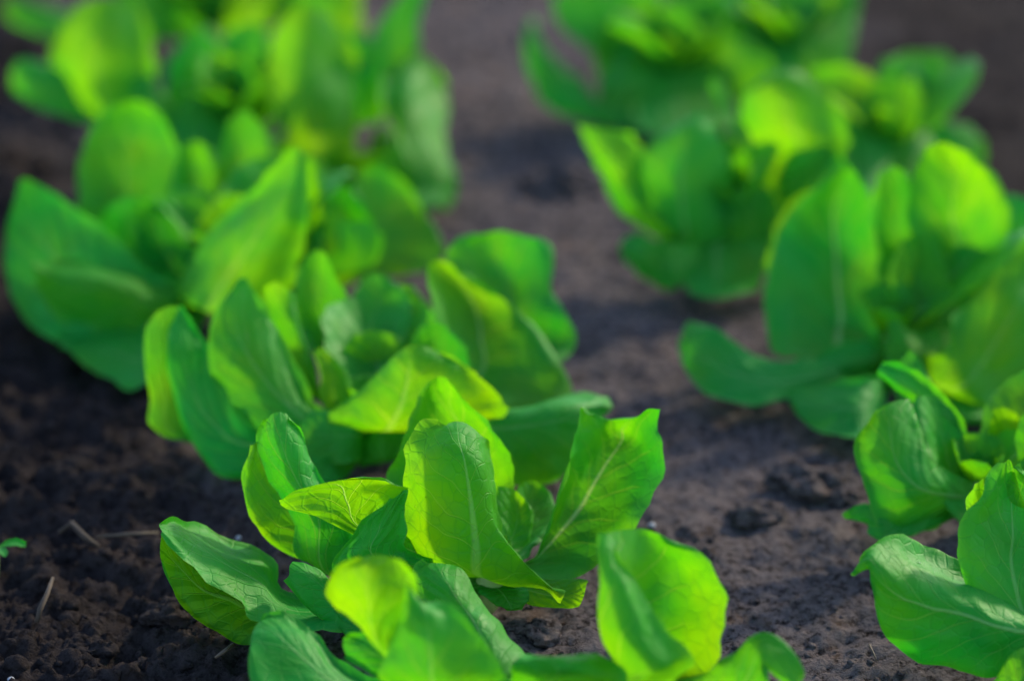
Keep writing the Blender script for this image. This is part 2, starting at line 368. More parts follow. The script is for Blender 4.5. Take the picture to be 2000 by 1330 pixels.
#LEAVES
lettuce('P1', 930, 1440, 'blurred lettuce cut off by the bottom edge, nearest of the left row', LG, [
 ('a', .25, [[(700,1312,0),(690,1345,-.6),(660,1420,-1.5)],[(620,1255,.5),(600,1290,-.5),(560,1400,-1.5)],[(565,1213,.8),(540,1245,0),(500,1350,-1.2)],[(533,1207,.8),(510,1222,.4),(486,1290,-.6)],[(515,1212,.7),(500,1225,.4),(489,1250,0)]]),
 ('h', .3, [[(760,1250,.3),(755,1290,0),(750,1330,-.2)],[(700,1243,.3),(700,1265,0),(710,1300,-.1)],[(672,1245,.3),(672,1262,.2),(680,1280,.1)]]),
 ('d', .15, [[(870,1330,.2),(960,1300,-.6),(1060,1300,.2)],[(850,1240,.6),(930,1220,-.4),(1010,1240,.5)],[(820,1160,1),(890,1160,0),(960,1172,.8)],[(812,1125,1.2),(860,1115,.5),(920,1122,1)],[(835,1108,1.2),(860,1103,1),(890,1107,1.1)]]),
 ('b', .8, [[(720,1240,-1),(750,1270,-1.3),(800,1260,-1)],[(642,1185,-1),(720,1170,-1.6),(805,1190,-1.2)],[(650,1125,-1),(720,1110,-1.4),(808,1130,-1)],[(700,1090,-1),(740,1083,-1.1),(790,1095,-1)]]),
 ('c', .7, [[(750,1330,-2),(850,1340,-2.6),(1000,1345,-2)],[(755,1270,-2),(840,1260,-2.6),(960,1268,-2)],[(770,1200,-1.8),(830,1205,-2.3),(905,1215,-1.9)],[(785,1140,-1.5),(800,1150,-1.7),(820,1185,-1.8)]]),
 ('e', .5, [[(990,1340,-1.5),(1080,1330,-2.2),(1200,1340,-1.5)],[(995,1295,-1.5),(1080,1286,-2.2),(1205,1300,-1.5)],[(1030,1281,-1.2),(1090,1277,-1.6),(1165,1277,-1.2)]]),
 ('f', .75, [[(1325,1310,-1.5),(1250,1330,-2.2),(1178,1330,-1),(1250,1330,.5),(1340,1325,0)],[(1303,1232,-1.4),(1240,1245,-2),(1176,1240,-1),(1270,1235,1),(1408,1238,.3)],[(1252,1152,-1),(1215,1157,-1.4),(1177,1155,-.8),(1290,1150,1.4),(1416,1165,.6)],[(1205,1098,-.6),(1190,1103,-.8),(1178,1098,-.5),(1290,1090,1.5),(1378,1095,1)],[(1184,1062,0),(1180,1052,0),(1184,1043,.2),(1245,1033,1.2),(1310,1048,1.4)]]),
 ('g', .45, [[(1330,1325,-.5),(1370,1380,-1),(1380,1400,-1.5)],[(1420,1280,-.5),(1450,1330,-1.2),(1478,1400,-1.8)],[(1480,1230,-.5),(1485,1262,-1),(1482,1305,-1.5)],[(1530,1245,-.8),(1520,1275,-1.2),(1500,1302,-1.5)],[(1560,1280,-1.2),(1550,1300,-1.4),(1535,1330,-1.7)],[(1572,1310,-1.4),(1568,1325,-1.5),(1555,1345,-1.7)]]),
], detail=.8, hearts=0, back=0)
lettuce('P2', 960, 1178, 'sharply focused lettuce with tall glowing middle leaf and drooping left leaf', LG, [
 ('a', .15, [[(600,1165,-.2),(612,1190,-1.7),(640,1224,-2.8)],[(520,1088,.4),(512,1135,-1.6),(492,1212,-3.0)],[(440,1050,.4),(440,1095,-1.5),(462,1165,-2.9)],[(380,1030,0),(385,1060,-1.5),(402,1128,-2.8)],[(340,1020,-.8),(345,1036,-1.6),(352,1072,-2.5)],[(314,1020,-1.6),(312,1025,-1.8),(318,1038,-2.1)]]),
 ('z', .7, [[(545,1190,-.7),(530,1220,-1.5),(505,1257,-2.7)],[(480,1130,-.4),(465,1180,-1.5),(462,1262,-2.8)],[(420,1100,-.8),(400,1150,-1.8),(385,1214,-2.6)],[(350,1060,-1.7),(345,1100,-1.9),(338,1160,-2.4)],[(318,1035,-1.9),(315,1060,-2),(313,1095,-2.2)]]),  # folded lower half of the leaf; yellow tone paints light shining through
 ('c1', .75, [[(592,1092,.6),(640,1060,.9),(690,1040,1)],[(500,1022,.6),(560,990,1.2),(620,980,1.5)],[(478,930,.9),(530,920,1.5),(590,910,1.8)],[(490,870,1.3),(515,852,1.6),(545,860,1.9)]]),
 ('c2', .2, [[(610,1100,.2),(655,1130,-.3),(720,1080,.1)],[(572,1010,.5),(620,1010,-.1),(690,1030,.3)],[(528,930,.9),(575,925,.3),(625,945,.7)],[(513,860,1.2),(550,850,.7),(590,870,1)],[(528,824,1.3),(546,811,1.2),(562,818,1.2)]]),
 ('b', .3, [[(700,1190,-2),(700,1210,-2.3),(730,1245,-2.8)],[(645,1125,-1.6),(640,1150,-2.2),(650,1222,-2.8)],[(605,1098,-1.4),(598,1122,-2.2),(590,1178,-2.6)],[(575,1096,-1.5),(567,1106,-1.8),(563,1128,-2.2)]]),
 ('d', .75, [[(700,1048,-.6),(720,1040,-.4),(745,1020,-.2)],[(620,1008,-1.0),(680,985,-.6),(786,968,-.3)],[(572,999,-1.4),(630,962,-.8),(700,938,-.6),(789,944,-.5)],[(551,987,-1.5),(578,962,-1.3),(620,945,-1.0),(690,933,-.7)]]),
 ('e', .15, [[(668,1114,-1.2),(740,1090,-1.6),(800,1075,-1)],[(690,1055,-1.2),(740,1035,-1.5),(795,1030,-1)],[(730,1000,-1),(765,985,-1.1),(795,975,-.9)],[(760,972,-.8),(780,962,-.9),(795,955,-.8)]]),
 ('g', .45, [[(775,965,1.8),(850,960,2.8),(930,960,2.8),(992,960,2)],[(788,860,2.4),(840,860,3.2),(900,850,3.2),(955,850,2.6),(974,885,2)],[(815,790,2.8),(845,785,3.3),(875,785,3.3),(905,790,2.8),(937,832,2.2)],[(838,748,3),(856,737,3.1),(872,741,3),(888,762,2.5)]]),
 ('i', .2, [[(990,1025,1.2),(1030,1020,1.6),(1085,1010,1.2)],[(1003,960,1.6),(1040,955,2),(1088,978,1.8)],[(1018,944,1.8),(1040,938,2),(1062,945,2)]]),
 ('h', .55, [[(975,1050,.5),(1005,1040,.9),(1030,1070,.8)],[(975,985,.8),(1010,990,1.3),(1040,1003,1.2)],[(978,948,1),(1002,955,1.3),(1030,978,1.3)]]),
 ('j', .45, [[(1030,1085,.6),(1040,1085,1.0),(1060,1095,1.0),(1110,1132,.2)],[(1062,1000,.8),(1095,995,1.8),(1150,1025,1.6),(1187,1090,.3)],[(1090,925,1.0),(1142,915,2.3),(1205,945,1.9),(1247,1015,.4)],[(1110,860,1.2),(1183,858,2.6),(1240,875,2.2),(1274,935,.7)],[(1124,815,1.3),(1188,835,2.6),(1240,840,2.3),(1281,865,.8)],[(1133,793,1.4),(1188,814,2.5),(1238,812,2.1),(1262,806,1.6),(1276,832,1.2)],[(1152,800,1.6),(1190,813,2.3),(1236,811,1.9),(1262,802,1.2),(1287,801,.8)]]),
 ('k', .7, [[(1040,1182,-.6),(1060,1160,-.6),(1090,1130,-.2)],[(1105,1188,-.8),(1120,1165,-.7),(1138,1130,-.4)],[(1130,1186,-.8),(1140,1165,-.8),(1147,1135,-.6)]]),
 ('l', .2, [[(935,1150,-.8),(985,1160,-1),(1035,1145,-.6)],[(968,1180,-1.3),(1000,1187,-1.4),(1037,1168,-1.0)],[(990,1193,-1.4),(1005,1194,-1.4),(1020,1188,-1.3)]]),
 ('f', 1.0, [[(810,1120,-.2),(870,1115,-.8),(930,1115,-1.1),(1000,1140,-1.2),(1060,1150,-1.3)],[(796,1070,0),(855,1060,-.7),(928,1050,-1.1),(985,1072,-.9),(1106,1168,-1.9)],[(790,985,.3),(850,980,-.3),(920,975,-.7),(958,1000,-.5),(990,1078,-.1)],[(796,905,.8),(850,890,0),(905,890,-.3),(949,915,0),(974,985,.9)],[(822,848,1.4),(860,838,.9),(895,838,.8),(937,858,.9),(968,905,1.8)],[(858,825,1.6),(880,820,1.5),(902,822,1.5),(925,834,1.6),(950,860,1.9)]]),
], detail=1.0, hearts=1, back=0)
lettuce('P3', 740, 890, 'lettuce right behind the sharp one, pale pointed leaf left, veined leaf right', LG, [
 ('p', .2, [[(800,780,.4),(850,800,.6),(900,780,.4)],[(790,700,1),(850,700,1.5),(905,690,1)],[(820,640,1.6),(850,630,1.8),(880,640,1.7)]]),
 ('n', .2, [[(650,660,1.5),(720,670,1.6),(800,640,1.5)],[(680,590,2.6),(740,590,2.8),(800,580,2.4)],[(705,545,3.2),(735,535,3.3),(765,545,3.2)]]),
 ('b', 0, [[(520,800,0.6),(500,870,0),(470,930,-0.8)],[(440,740,0.5),(410,820,-0.4),(375,870,-0.8)],[(410,680,0.7),(370,740,-0.1),(335,760,-0.3)],[(380,630,0.9),(355,655,0.4),(328,665,0.2)],[(360,595,1),(352,597,0.9),(344,605,0.8)]]),
 ('o', 0.6, [[(400,860,-0.2),(370,860,-0.3),(330,848,-0.2)],[(350,750,0.5),(320,760,0.3),(290,765,0.3)],[(345,660,0.9),(315,660,0.7),(281,655,0.7)],[(352,598,1.2),(325,600,1.1),(300,612,1.0)]]),
 ('a', 0.45, [[(622,800,-1),(640,850,-1.4),(650,900,-1.6)],[(590,745,-0.8),(560,790,-1.5),(520,855,-1.6)],[(560,670,-0.5),(500,720,-1.3),(430,768,-1.4)],[(520,605,-0.2),(465,650,-0.9),(408,690,-1.3)],[(490,560,0),(458,580,-0.4),(430,605,-0.8)],[(478,546,0),(471,543,-0.1),(462,552,-0.2)]]),
 ('a2', 0.4, [[(720,800,-1.4),(700,850,-2.0),(690,900,-2.4)],[(650,800,-1.4),(640,850,-2.0),(640,903,-2.4)],[(610,800,-1.2),(585,840,-1.6),(570,880,-1.9)]]),
 ('c', .95, [[(590,760,.8),(625,770,.5),(635,800,.3)],[(540,680,1.2),(590,690,.8),(615,720,.6)],[(508,590,1.6),(545,600,1.2),(585,640,1)],[(515,560,1.6),(540,551,1.5),(565,570,1.3)]]),
 ('d', .35, [[(610,670,2.2),(650,680,2.6),(700,650,2.2)],[(578,580,2.5),(620,590,3),(680,600,2.5)],[(590,520,2.8),(622,530,3.2),(655,540,2.8)],[(610,492,3),(625,488,3.1),(640,500,3)]]),
 ('e', 0.65, [[(670,770,0.2),(730,770,0.9),(790,750,0.5)],[(660,700,0.5),(730,690,1.1),(795,690,0.7)],[(690,655,0.8),(730,645,1.1),(775,655,0.9)]]),
 ('m', 0.85, [[(630,790,-0.6),(660,790,-0.4),(690,770,-0.3)],[(622,730,-0.3),(650,725,0.0),(680,730,0.0)],[(610,690,0.0),(630,680,0.2),(655,700,0.2)]]),
 ('f', 0.9, [[(630,835,-1.4),(760,840,-2.2),(960,815,-1.6)],[(630,812,-1.4),(790,770,-2.1),(982,785,-1.6)],[(690,765,-1.2),(800,715,-1.7),(930,730,-1.4)],[(760,702,-1.0),(808,673,-1.1),(860,690,-1.1)]]),
 ('g', 0.65, [[(875,730,0.8),(930,740,1.5),(1000,800,0.5)],[(850,650,1.2),(940,660,2.4),(1112,780,0.8)],[(832,580,1.6),(930,600,2.8),(1085,690,1.6)],[(828,535,1.8),(900,550,2.8),(1020,610,2.4)],[(840,512,2),(868,512,2.3),(920,545,2.6)]]),  # raised tone paints light coming through this leaf
 ('h', 0.3, [[(950,700,2.5),(1030,700,3),(1095,690,2.4)],[(920,600,3),(1000,600,4),(1100,610,3)],[(880,520,3.5),(980,530,4.5),(1075,560,3.8)],[(885,478,3.6),(960,470,4.3),(1080,490,4)],[(925,458,3.8),(990,455,4.2),(1050,468,4)]]),
 ('i', .15, [[(960,810,.6),(955,812,-.4),(960,870,-1.2),(960,940,-1.4)],[(1030,785,.8),(1035,802,-.9),(1045,860,-1.8),(1050,945,-1.8)],[(1100,768,.8),(1110,788,-1.1),(1115,850,-1.6),(1100,930,-1.6)],[(1155,766,.3),(1165,784,-.9),(1160,810,-1.2),(1150,850,-1.2)],[(1185,778,-.2),(1197,790,-.7),(1197,800,-.8),(1185,812,-.8)]]),
 ('j', .5, [[(705,910,-1.3),(750,905,-1.8),(800,900,-1.3)],[(702,860,-1.3),(745,850,-1.7),(800,850,-1.3)],[(725,828,-1.2),(755,822,-1.3),(790,830,-1.2)]]),
 ('k', 0.5, [[(770,640,2.2),(810,650,2.6),(845,640,2.4)],[(745,590,2.5),(790,600,2.9),(840,600,2.7)],[(740,560,2.7),(770,555,2.8),(810,560,2.9)]]),
 ('l', .2, [[(640,890,-.8),(650,910,-.9),(660,940,-1.1)],[(605,895,-1),(610,910,-1),(620,930,-1.2)]]),
], detail=.6)
lettuce('P4', 450, 610, 'blurred lettuce with a rolled pale leaf hanging at its lower left', LG, [
 ('s', .65, [[(590,560,1),(630,580,1.2),(680,550,1)],[(600,480,1.4),(640,480,1.6),(690,480,1.4)],[(620,430,1.7),(645,420,1.7),(670,430,1.8)]]),
 ('t', .35, [[(600,480,2.2),(650,500,2.5),(710,470,2.2)],[(610,410,2.6),(660,400,3),(715,410,2.6)],[(640,365,3),(665,360,3),(690,368,3.1)]]),
 ('a', .0, [[(300,540,.5),(285,590,-.4),(250,650,-1.2)],[(225,465,1.2),(170,560,-.2),(110,670,-1.2)],[(150,410,1.4),(95,490,.3),(24,580,-.6)],[(90,370,1.3),(55,415,.7),(12,460,.1)],[(50,347,1.2),(38,352,1.1),(30,372,.9)]]),
 ('b', .7, [[(325,555,-1.6),(315,590,-3.2),(305,620,-3.3),(300,655,-3.3)],[(260,520,-1.0),(250,560,-3.2),(235,600,-3.4),(225,655,-3.3)],[(170,506,-1.0),(165,540,-3.2),(150,590,-3.5),(150,645,-3.3)],[(100,506,-1.6),(92,530,-3),(95,560,-3.2),(105,600,-3.2)],[(68,510,-2.4),(64,520,-2.9),(68,532,-3),(78,555,-3)]]),
 ('r', .15, [[(330,640,-1.5),(310,690,-3.4),(290,745,-5)],[(240,635,-1.5),(230,690,-3.6),(215,738,-5)],[(160,640,-1.8),(150,670,-3.2),(145,700,-4.4)],[(118,650,-3),(115,660,-3.2),(120,675,-3.5)]]),
 ('n', .05, [[(200,570,.4),(260,580,0),(330,560,.3)],[(180,480,.8),(260,470,.6),(330,480,1)],[(210,400,1),(260,385,1),(300,410,1.2)]]),
 ('c', .25, [[(190,480,1.5),(280,490,2.4),(390,470,2)],[(152,390,1.8),(250,400,3),(375,400,2.4)],[(160,300,2.2),(250,300,3.3),(350,310,2.8)],[(200,225,2.6),(260,225,3.2),(325,240,3)],[(240,198,2.8),(262,195,2.9),(295,205,2.9)]]),
 ('k', .4, [[(340,440,1.5),(390,440,2.2),(440,430,2)],[(340,350,2),(380,340,2.8),(430,350,2.5)],[(350,290,2.4),(380,275,2.8),(410,290,2.7)]]),
 ('f', .45, [[(430,420,2),(480,430,2.8),(540,400,2.4)],[(425,320,2.5),(470,310,3.3),(540,330,2.8)],[(440,240,3),(480,215,3.4),(530,270,3.2)]]),
 ('e', 0.3, [[(290,520,0.1),(350,530,0.5),(400,520,0.5)],[(245,440,0.4),(300,430,1.0),(370,440,1.0)],[(250,400,0.6),(280,385,0.9),(330,390,1.0)]]),
 ('g', .9, [[(530,540,.6),(570,540,1.2),(640,520,1)],[(560,430,1),(590,430,1.6),(640,440,1.4)],[(585,330,1.2),(600,310,1.5),(620,330,1.5)]]),
 ('m', .3, [[(400,520,.3),(440,520,.5),(480,510,.5)],[(375,480,.4),(420,470,.7),(470,460,.8)],[(368,455,.5),(400,440,.7),(450,435,.9)]]),
 ('d', 0.6, [[(345,575,-1.8),(370,598,-3.2),(440,620,-4),(540,590,-3)],[(395,480,-1.4),(425,520,-2.9),(490,540,-3.8),(575,520,-3)],[(470,405,-1.4),(498,430,-2.7),(545,450,-3.4),(595,440,-2.8)],[(535,340,-1.7),(555,355,-2.3),(578,370,-2.8),(600,375,-2.5)],[(570,292,-1.9),(578,288,-2),(586,292,-2.1),(594,302,-2)]]),
 ('h', 0.65, [[(640,470,1.5),(690,500,1.5),(715,548,0.8)],[(680,390,2),(740,440,2.2),(800,535,1)],[(700,335,2.4),(790,390,2.8),(866,500,1.4)],[(735,318,2.6),(790,355,2.8),(845,425,2.4)]]),
 ('i', .3, [[(640,500,.3),(680,520,.2),(700,530,.2)],[(660,440,.6),(700,470,.4),(740,500,.4)],[(690,432,.7),(720,435,.7),(748,460,.6)]]),
], detail=.5, hscale=1.2)
lettuce('P5', 470, 325, 'very blurred lettuce of the left row with broad yellow green upright leaves', LG, [
 ('o', .5, [[(180,330,-.8),(240,350,-1.2),(330,330,-.8)],[(180,270,-.3),(250,260,-.7),(330,270,-.3)],[(215,230,0),(250,220,0),(290,230,0)]]),
 ('l', .7, [[(560,420,-1.2),(620,430,-1.6),(690,400,-1.2)],[(560,340,-.8),(620,340,-1.4),(690,320,-.8)],[(590,270,-.4),(630,260,-.8),(670,270,-.4)]]),
 ('m', .4, [[(760,380,-.6),(810,410,-1),(860,400,-.6)],[(770,310,-.2),(820,320,-.6),(872,320,-.2)],[(800,250,.1),(830,245,0),(862,255,.1)]]),
 ('n', .35, [[(340,330,-.4),(400,340,-.8),(460,320,-.4)],[(330,260,0),(390,250,-.5),(460,250,0)],[(360,190,.3),(395,180,.2),(430,190,.3)]]),
 ('a', .15, [[(230,200,.5),(220,240,-.3),(190,250,-1)],[(130,140,.3),(110,180,-.5),(100,225,-1)],[(50,118,.2),(35,150,-.3),(40,190,-.5)],[(28,130,.1),(22,150,0),(25,165,-.1)]]),
 ('b', .8, [[(170,240,.3),(240,250,-.4),(320,220,.5)],[(108,140,.8),(190,140,0),(300,120,1)],[(120,60,1.4),(190,50,.8),(290,50,1.6)],[(150,10,1.8),(200,-5,1.5),(260,5,2)]]),
 ('c', .5, [[(280,290,-.6),(320,300,-.9),(370,280,-.5)],[(240,180,-.3),(280,190,-.6),(330,200,-.2)],[(230,110,0),(250,95,0),(280,120,.1)]]),
 ('d', .2, [[(340,210,.5),(390,220,1),(430,200,1)],[(330,130,1),(380,130,1.5),(425,130,1.5)],[(360,80,1.5),(390,60,1.8),(420,80,1.8)]]),
 ('e', .3, [[(430,220,.6),(480,230,1.2),(530,220,1)],[(420,130,1),(480,130,1.7),(540,130,1.4)],[(450,60,1.5),(495,45,1.9),(525,70,1.8)]]),
 ('f', .9, [[(560,300,-1),(620,360,-1.2),(680,290,-1)],[(535,200,-.8),(610,200,-1.6),(690,210,-.8)],[(530,100,-.4),(600,90,-1),(690,110,-.2)],[(560,35,0),(600,10,-.1),(650,40,.1)]]),
 ('g', .2, [[(640,240,.4),(680,260,.3),(730,240,.6)],[(660,160,.8),(700,150,.7),(745,170,1)],[(680,100,1.2),(705,85,1.2),(735,110,1.4)]]),
 ('h', .5, [[(760,290,0),(800,380,-.5),(865,395,-.4)],[(745,200,.5),(800,210,0),(868,280,.2)],[(760,130,1),(810,130,.6),(868,180,.8)],[(790,105,1.3),(820,108,1.2),(860,140,1.2)]]),
 ('i', .3, [[(690,130,2),(740,150,2.2),(790,110,2.3)],[(740,50,2.6),(780,60,2.8),(815,50,2.9)],[(790,-20,3.2),(815,-30,3.3),(835,-20,3.3)]]),
 ('j', .5, [[(700,400,-1.5),(760,400,-1.8),(830,400,-1.5)],[(710,310,-1.2),(755,310,-1.5),(800,320,-1.2)],[(730,255,-1),(748,245,-1),(768,262,-.9)]]),
], detail=.35, hscale=1.3)
lettuce('P6', 420, 105, 'farthest lettuce of the left row, cut off by the top edge', LG, [
 ('a', .2, [[(230,60,0),(220,90,-.6),(180,70,-.8)],[(130,20,.3),(110,50,-.5),(90,70,-.8)],[(20,-10,.3),(5,20,0),(20,45,-.3)]]),
 ('b', .4, [[(320,60,.3),(370,70,.6),(430,40,.6)],[(300,-20,.6),(370,-20,1),(440,-20,1)],[(340,-80,1),(370,-100,1.2),(410,-80,1.2)]]),
 ('c', .9, [[(430,50,-.5),(500,60,-.8),(560,40,-.5)],[(410,-10,-.2),(490,-20,-.6),(570,-20,-.2)],[(440,-90,.2),(490,-100,.1),(540,-90,.3)]]),
 ('d', .5, [[(570,60,0),(620,90,-.2),(690,70,0)],[(560,0,.4),(630,0,.2),(700,20,.5)],[(600,-80,.9),(650,-90,.9),(700,-60,1)]]),
 ('e', .6, [[(250,70,-.5),(300,70,-.8),(340,60,-.5)],[(230,0,0),(290,0,-.3),(350,0,0)],[(250,-60,.4),(290,-70,.4),(330,-60,.5)]]),
], detail=.3, hscale=1.3)
lettuce('R1', 2130, 1290, 'dark lettuce at the right edge whose left leaf ends in a hooked tip', RG, [
 ('a', .15, [[(1980,1150,1.0),(1970,1200,-1.2),(1965,1260,-1.6),(1960,1320,-1.4)],[(1890,1117,.6),(1890,1168,-1.2),(1880,1240,-1.6),(1870,1312,-1.4)],[(1820,1080,.8),(1818,1145,-1.3),(1805,1230,-1.7),(1785,1297,-1.5)],[(1770,1054,.5),(1762,1128,-1.4),(1745,1190,-1.6),(1728,1240,-1.5)],[(1730,1048,-.1),(1718,1105,-1.4),(1710,1140,-1.5),(1706,1170,-1.5)],[(1700,1070,-.8),(1693,1090,-1.2),(1697,1102,-1.3),(1704,1116,-1.3)],[(1668,1112,-1.2),(1662,1118,-1.2),(1664,1121,-1.2),(1670,1120,-1.2)]]),
 ('c', .8, [[(1930,1060,.5),(1990,1050,1),(2050,1040,1)],[(1895,1000,.6),(1940,980,1),(2000,980,1.2)],[(1905,945,.8),(1940,925,1),(1980,920,1.2)]]),
 ('b', .35, [[(1950,1235,-1),(2030,1260,-1.2),(2100,1200,-.5)],[(1892,1130,-1),(1980,1130,-.6),(2090,1100,0)],[(1889,1040,-.8),(1980,1030,0),(2080,1020,.4)],[(1925,965,-.4),(1975,960,.3),(2050,970,.6)],[(1958,905,0),(1968,895,.1),(1985,910,.2)]]),
 ('d', .4, [[(1945,1345,-3),(2010,1360,-3.4),(2080,1340,-3)],[(1955,1300,-3),(2000,1290,-3.2),(2060,1290,-3)],[(1975,1272,-2.8),(2000,1262,-2.9),(2040,1268,-2.8)]]),
], detail=1.0)
lettuce('R2', 1910, 1015, 'lettuce of the right row with dark rounded left leaf and rolled pale leaf above', RG, [
 ('f', .2, [[(1740,1000,-.5),(1740,1020,-.8),(1730,1060,-1.2)],[(1690,985,-.8),(1690,1000,-1),(1695,1025,-1.3)],[(1648,1000,-1.2),(1646,1006,-1.2),(1652,1012,-1.3)]]),
 ('a', .35, [[(1830,900,-.3),(1810,960,-1.2),(1742,1050,-1.6)],[(1800,830,.2),(1750,900,-1),(1690,950,-1.2)],[(1790,790,.5),(1735,820,-.4),(1675,870,-.6)],[(1785,779,.6),(1745,785,.2),(1700,808,-.1)]]),
 ('b', .25, [[(1885,1030,-1.4),(1905,1020,-1.2),(1930,1000,-.8)],[(1838,960,-1.2),(1870,950,-.4),(1915,930,-.2)],[(1805,880,-.6),(1845,870,.4),(1895,870,.4)],[(1788,810,0),(1820,800,.8),(1870,810,1)],[(1790,775,.4),(1810,772,.8),(1835,780,1)]]),
 ('c', .35, [[(1880,830,.3),(1880,850,.1),(1870,870,.2)],[(1820,755,.5),(1815,785,.2),(1800,810,.4)],[(1760,722,.6),(1755,745,.3),(1745,760,.5)],[(1722,712,.6),(1716,722,.5),(1718,735,.6)]]),
 ('d', .35, [[(1790,770,1.5),(1830,790,1.5),(1860,800,1.4)],[(1760,715,2),(1790,720,2),(1830,760,1.8)],[(1770,690,2.1),(1780,683,2.1),(1795,695,2.1)]]),
 ('e', .95, [[(1925,920,.8),(1970,920,1.2),(2020,920,1)],[(1915,860,1),(1965,860,1.5),(2030,860,1.2)],[(1935,800,1.3),(1960,795,1.5),(1990,810,1.5)]]),
 ('g', .2, [[(1990,950,-.4),(2040,960,-.8),(2080,930,-.4)],[(1985,850,0),(2060,850,-.4),(2120,850,0)],[(2010,790,.3),(2070,780,.3),(2110,800,.4)]]),
], detail=.7)
lettuce('R3', 1740, 725, 'big open lettuce with low spoon shaped leaf reaching left into the alley', RG, [
 ('r', .75, [[(1740,610,.6),(1790,620,.9),(1850,600,.6)],[(1735,530,1.2),(1790,520,1.6),(1850,530,1.2)],[(1760,470,1.8),(1800,455,1.9),(1835,470,1.8)]]),
 ('s', .5, [[(1720,520,1.8),(1760,530,2.2),(1800,520,2)],[(1700,420,2.4),(1745,420,2.8),(1795,420,2.6)],[(1715,340,3),(1745,325,3.1),(1775,340,3)]]),
 ('p', .3, [[(1760,800,-1.2),(1850,820,-1.6),(1960,820,-1.2)],[(1740,730,-.4),(1850,740,-.8),(1990,740,-.4)],[(1780,650,.2),(1860,640,0),(1940,660,.2)]]),
 ('q', .15, [[(1960,760,0),(2020,780,-.4),(2080,760,0)],[(1960,640,.6),(2030,640,.2),(2100,640,.6)],[(1990,540,1),(2040,530,1),(2080,550,1.2)]]),
 ('a', .05, [[(1560,705,-.3),(1570,740,-.9),(1550,775,-1.3)],[(1480,690,-.2),(1470,740,-1),(1470,795,-1.6)],[(1410,655,0),(1395,710,-.8),(1390,778,-1.5)],[(1365,632,.1),(1350,670,-.5),(1345,725,-1)],[(1350,626,.1),(1341,640,-.1),(1337,665,-.3)]]),
 ('n', .2, [[(1715,665,0),(1710,700,-.7),(1700,735,-.9)],[(1640,680,0),(1630,710,-.8),(1620,740,-1)],[(1575,710,-.3),(1570,725,-.6),(1568,750,-.9)]]),
 ('b', .1, [[(1705,738,-.6),(1700,790,-1.6),(1700,850,-2)],[(1640,742,-.8),(1630,790,-1.8),(1640,855,-2.4)],[(1575,752,-1),(1565,785,-1.6),(1580,832,-2.2)],[(1540,763,-1.2),(1537,775,-1.3),(1543,795,-1.5)]]),
 ('m', .8, [[(1520,560,1.5),(1570,560,2),(1620,560,2)],[(1515,460,2),(1560,450,2.5),(1610,460,2.5)],[(1550,385,2.4),(1580,370,2.6),(1600,390,2.6)]]),
 ('c', .2, [[(1530,700,.2),(1640,710,.6),(1715,690,.5)],[(1505,600,.4),(1640,610,1.6),(1745,610,1)],[(1508,500,.8),(1630,500,2.2),(1730,520,1.6)],[(1545,420,1.3),(1630,410,2.5),(1705,430,1.6)],[(1600,360,1.8),(1650,350,2.4),(1690,370,1.6)],[(1640,332,2.1),(1660,327,2.2),(1678,345,1.9)]]),
 ('f', .7, [[(1790,520,1.5),(1870,540,2.4),(1940,500,2)],[(1770,430,2),(1860,430,3),(1970,420,2.4)],[(1780,330,2.6),(1860,330,3.3),(1945,350,2.8)],[(1810,285,3),(1845,275,3.1),(1890,300,3.1)]]),
 ('g', .2, [[(1760,610,.6),(1830,640,.3),(1880,640,.2)],[(1800,540,1),(1880,570,.8),(1930,580,.6)],[(1900,490,1.3),(1960,500,1.2),(2010,520,1.1)],[(1980,440,1.5),(2010,440,1.5),(2030,460,1.5)]]),
 ('h', .6, [[(1735,650,.2),(1780,650,.5),(1830,640,.4)],[(1740,600,.5),(1780,590,.9),(1825,600,.8)]]),
 ('i', .15, [[(1900,470,2.5),(1960,480,2.8),(2020,460,2.8)],[(1930,390,3),(1980,380,3.3),(2030,400,3.3)]]),
 ('d', .55, [[(1840,690,-1),(1860,760,-2),(1920,800,-2)],[(1860,630,-.8),(1930,690,-2),(2010,760,-1.6)],[(1930,550,-.3),(1990,590,-1.4),(2050,640,-1)],[(1990,480,.2),(2030,490,-.3),(2060,530,-.2)],[(2020,450,.4),(2035,445,.4),(2050,460,.4)]]),
 ('e', .8, [[(1735,760,-1.4),(1790,770,-1.8),(1860,770,-1.4)],[(1730,690,-1.2),(1780,680,-1.6),(1840,710,-1.2)],[(1735,630,-1),(1750,622,-1),(1780,645,-1)]]),
], detail=.5, hscale=1.2)
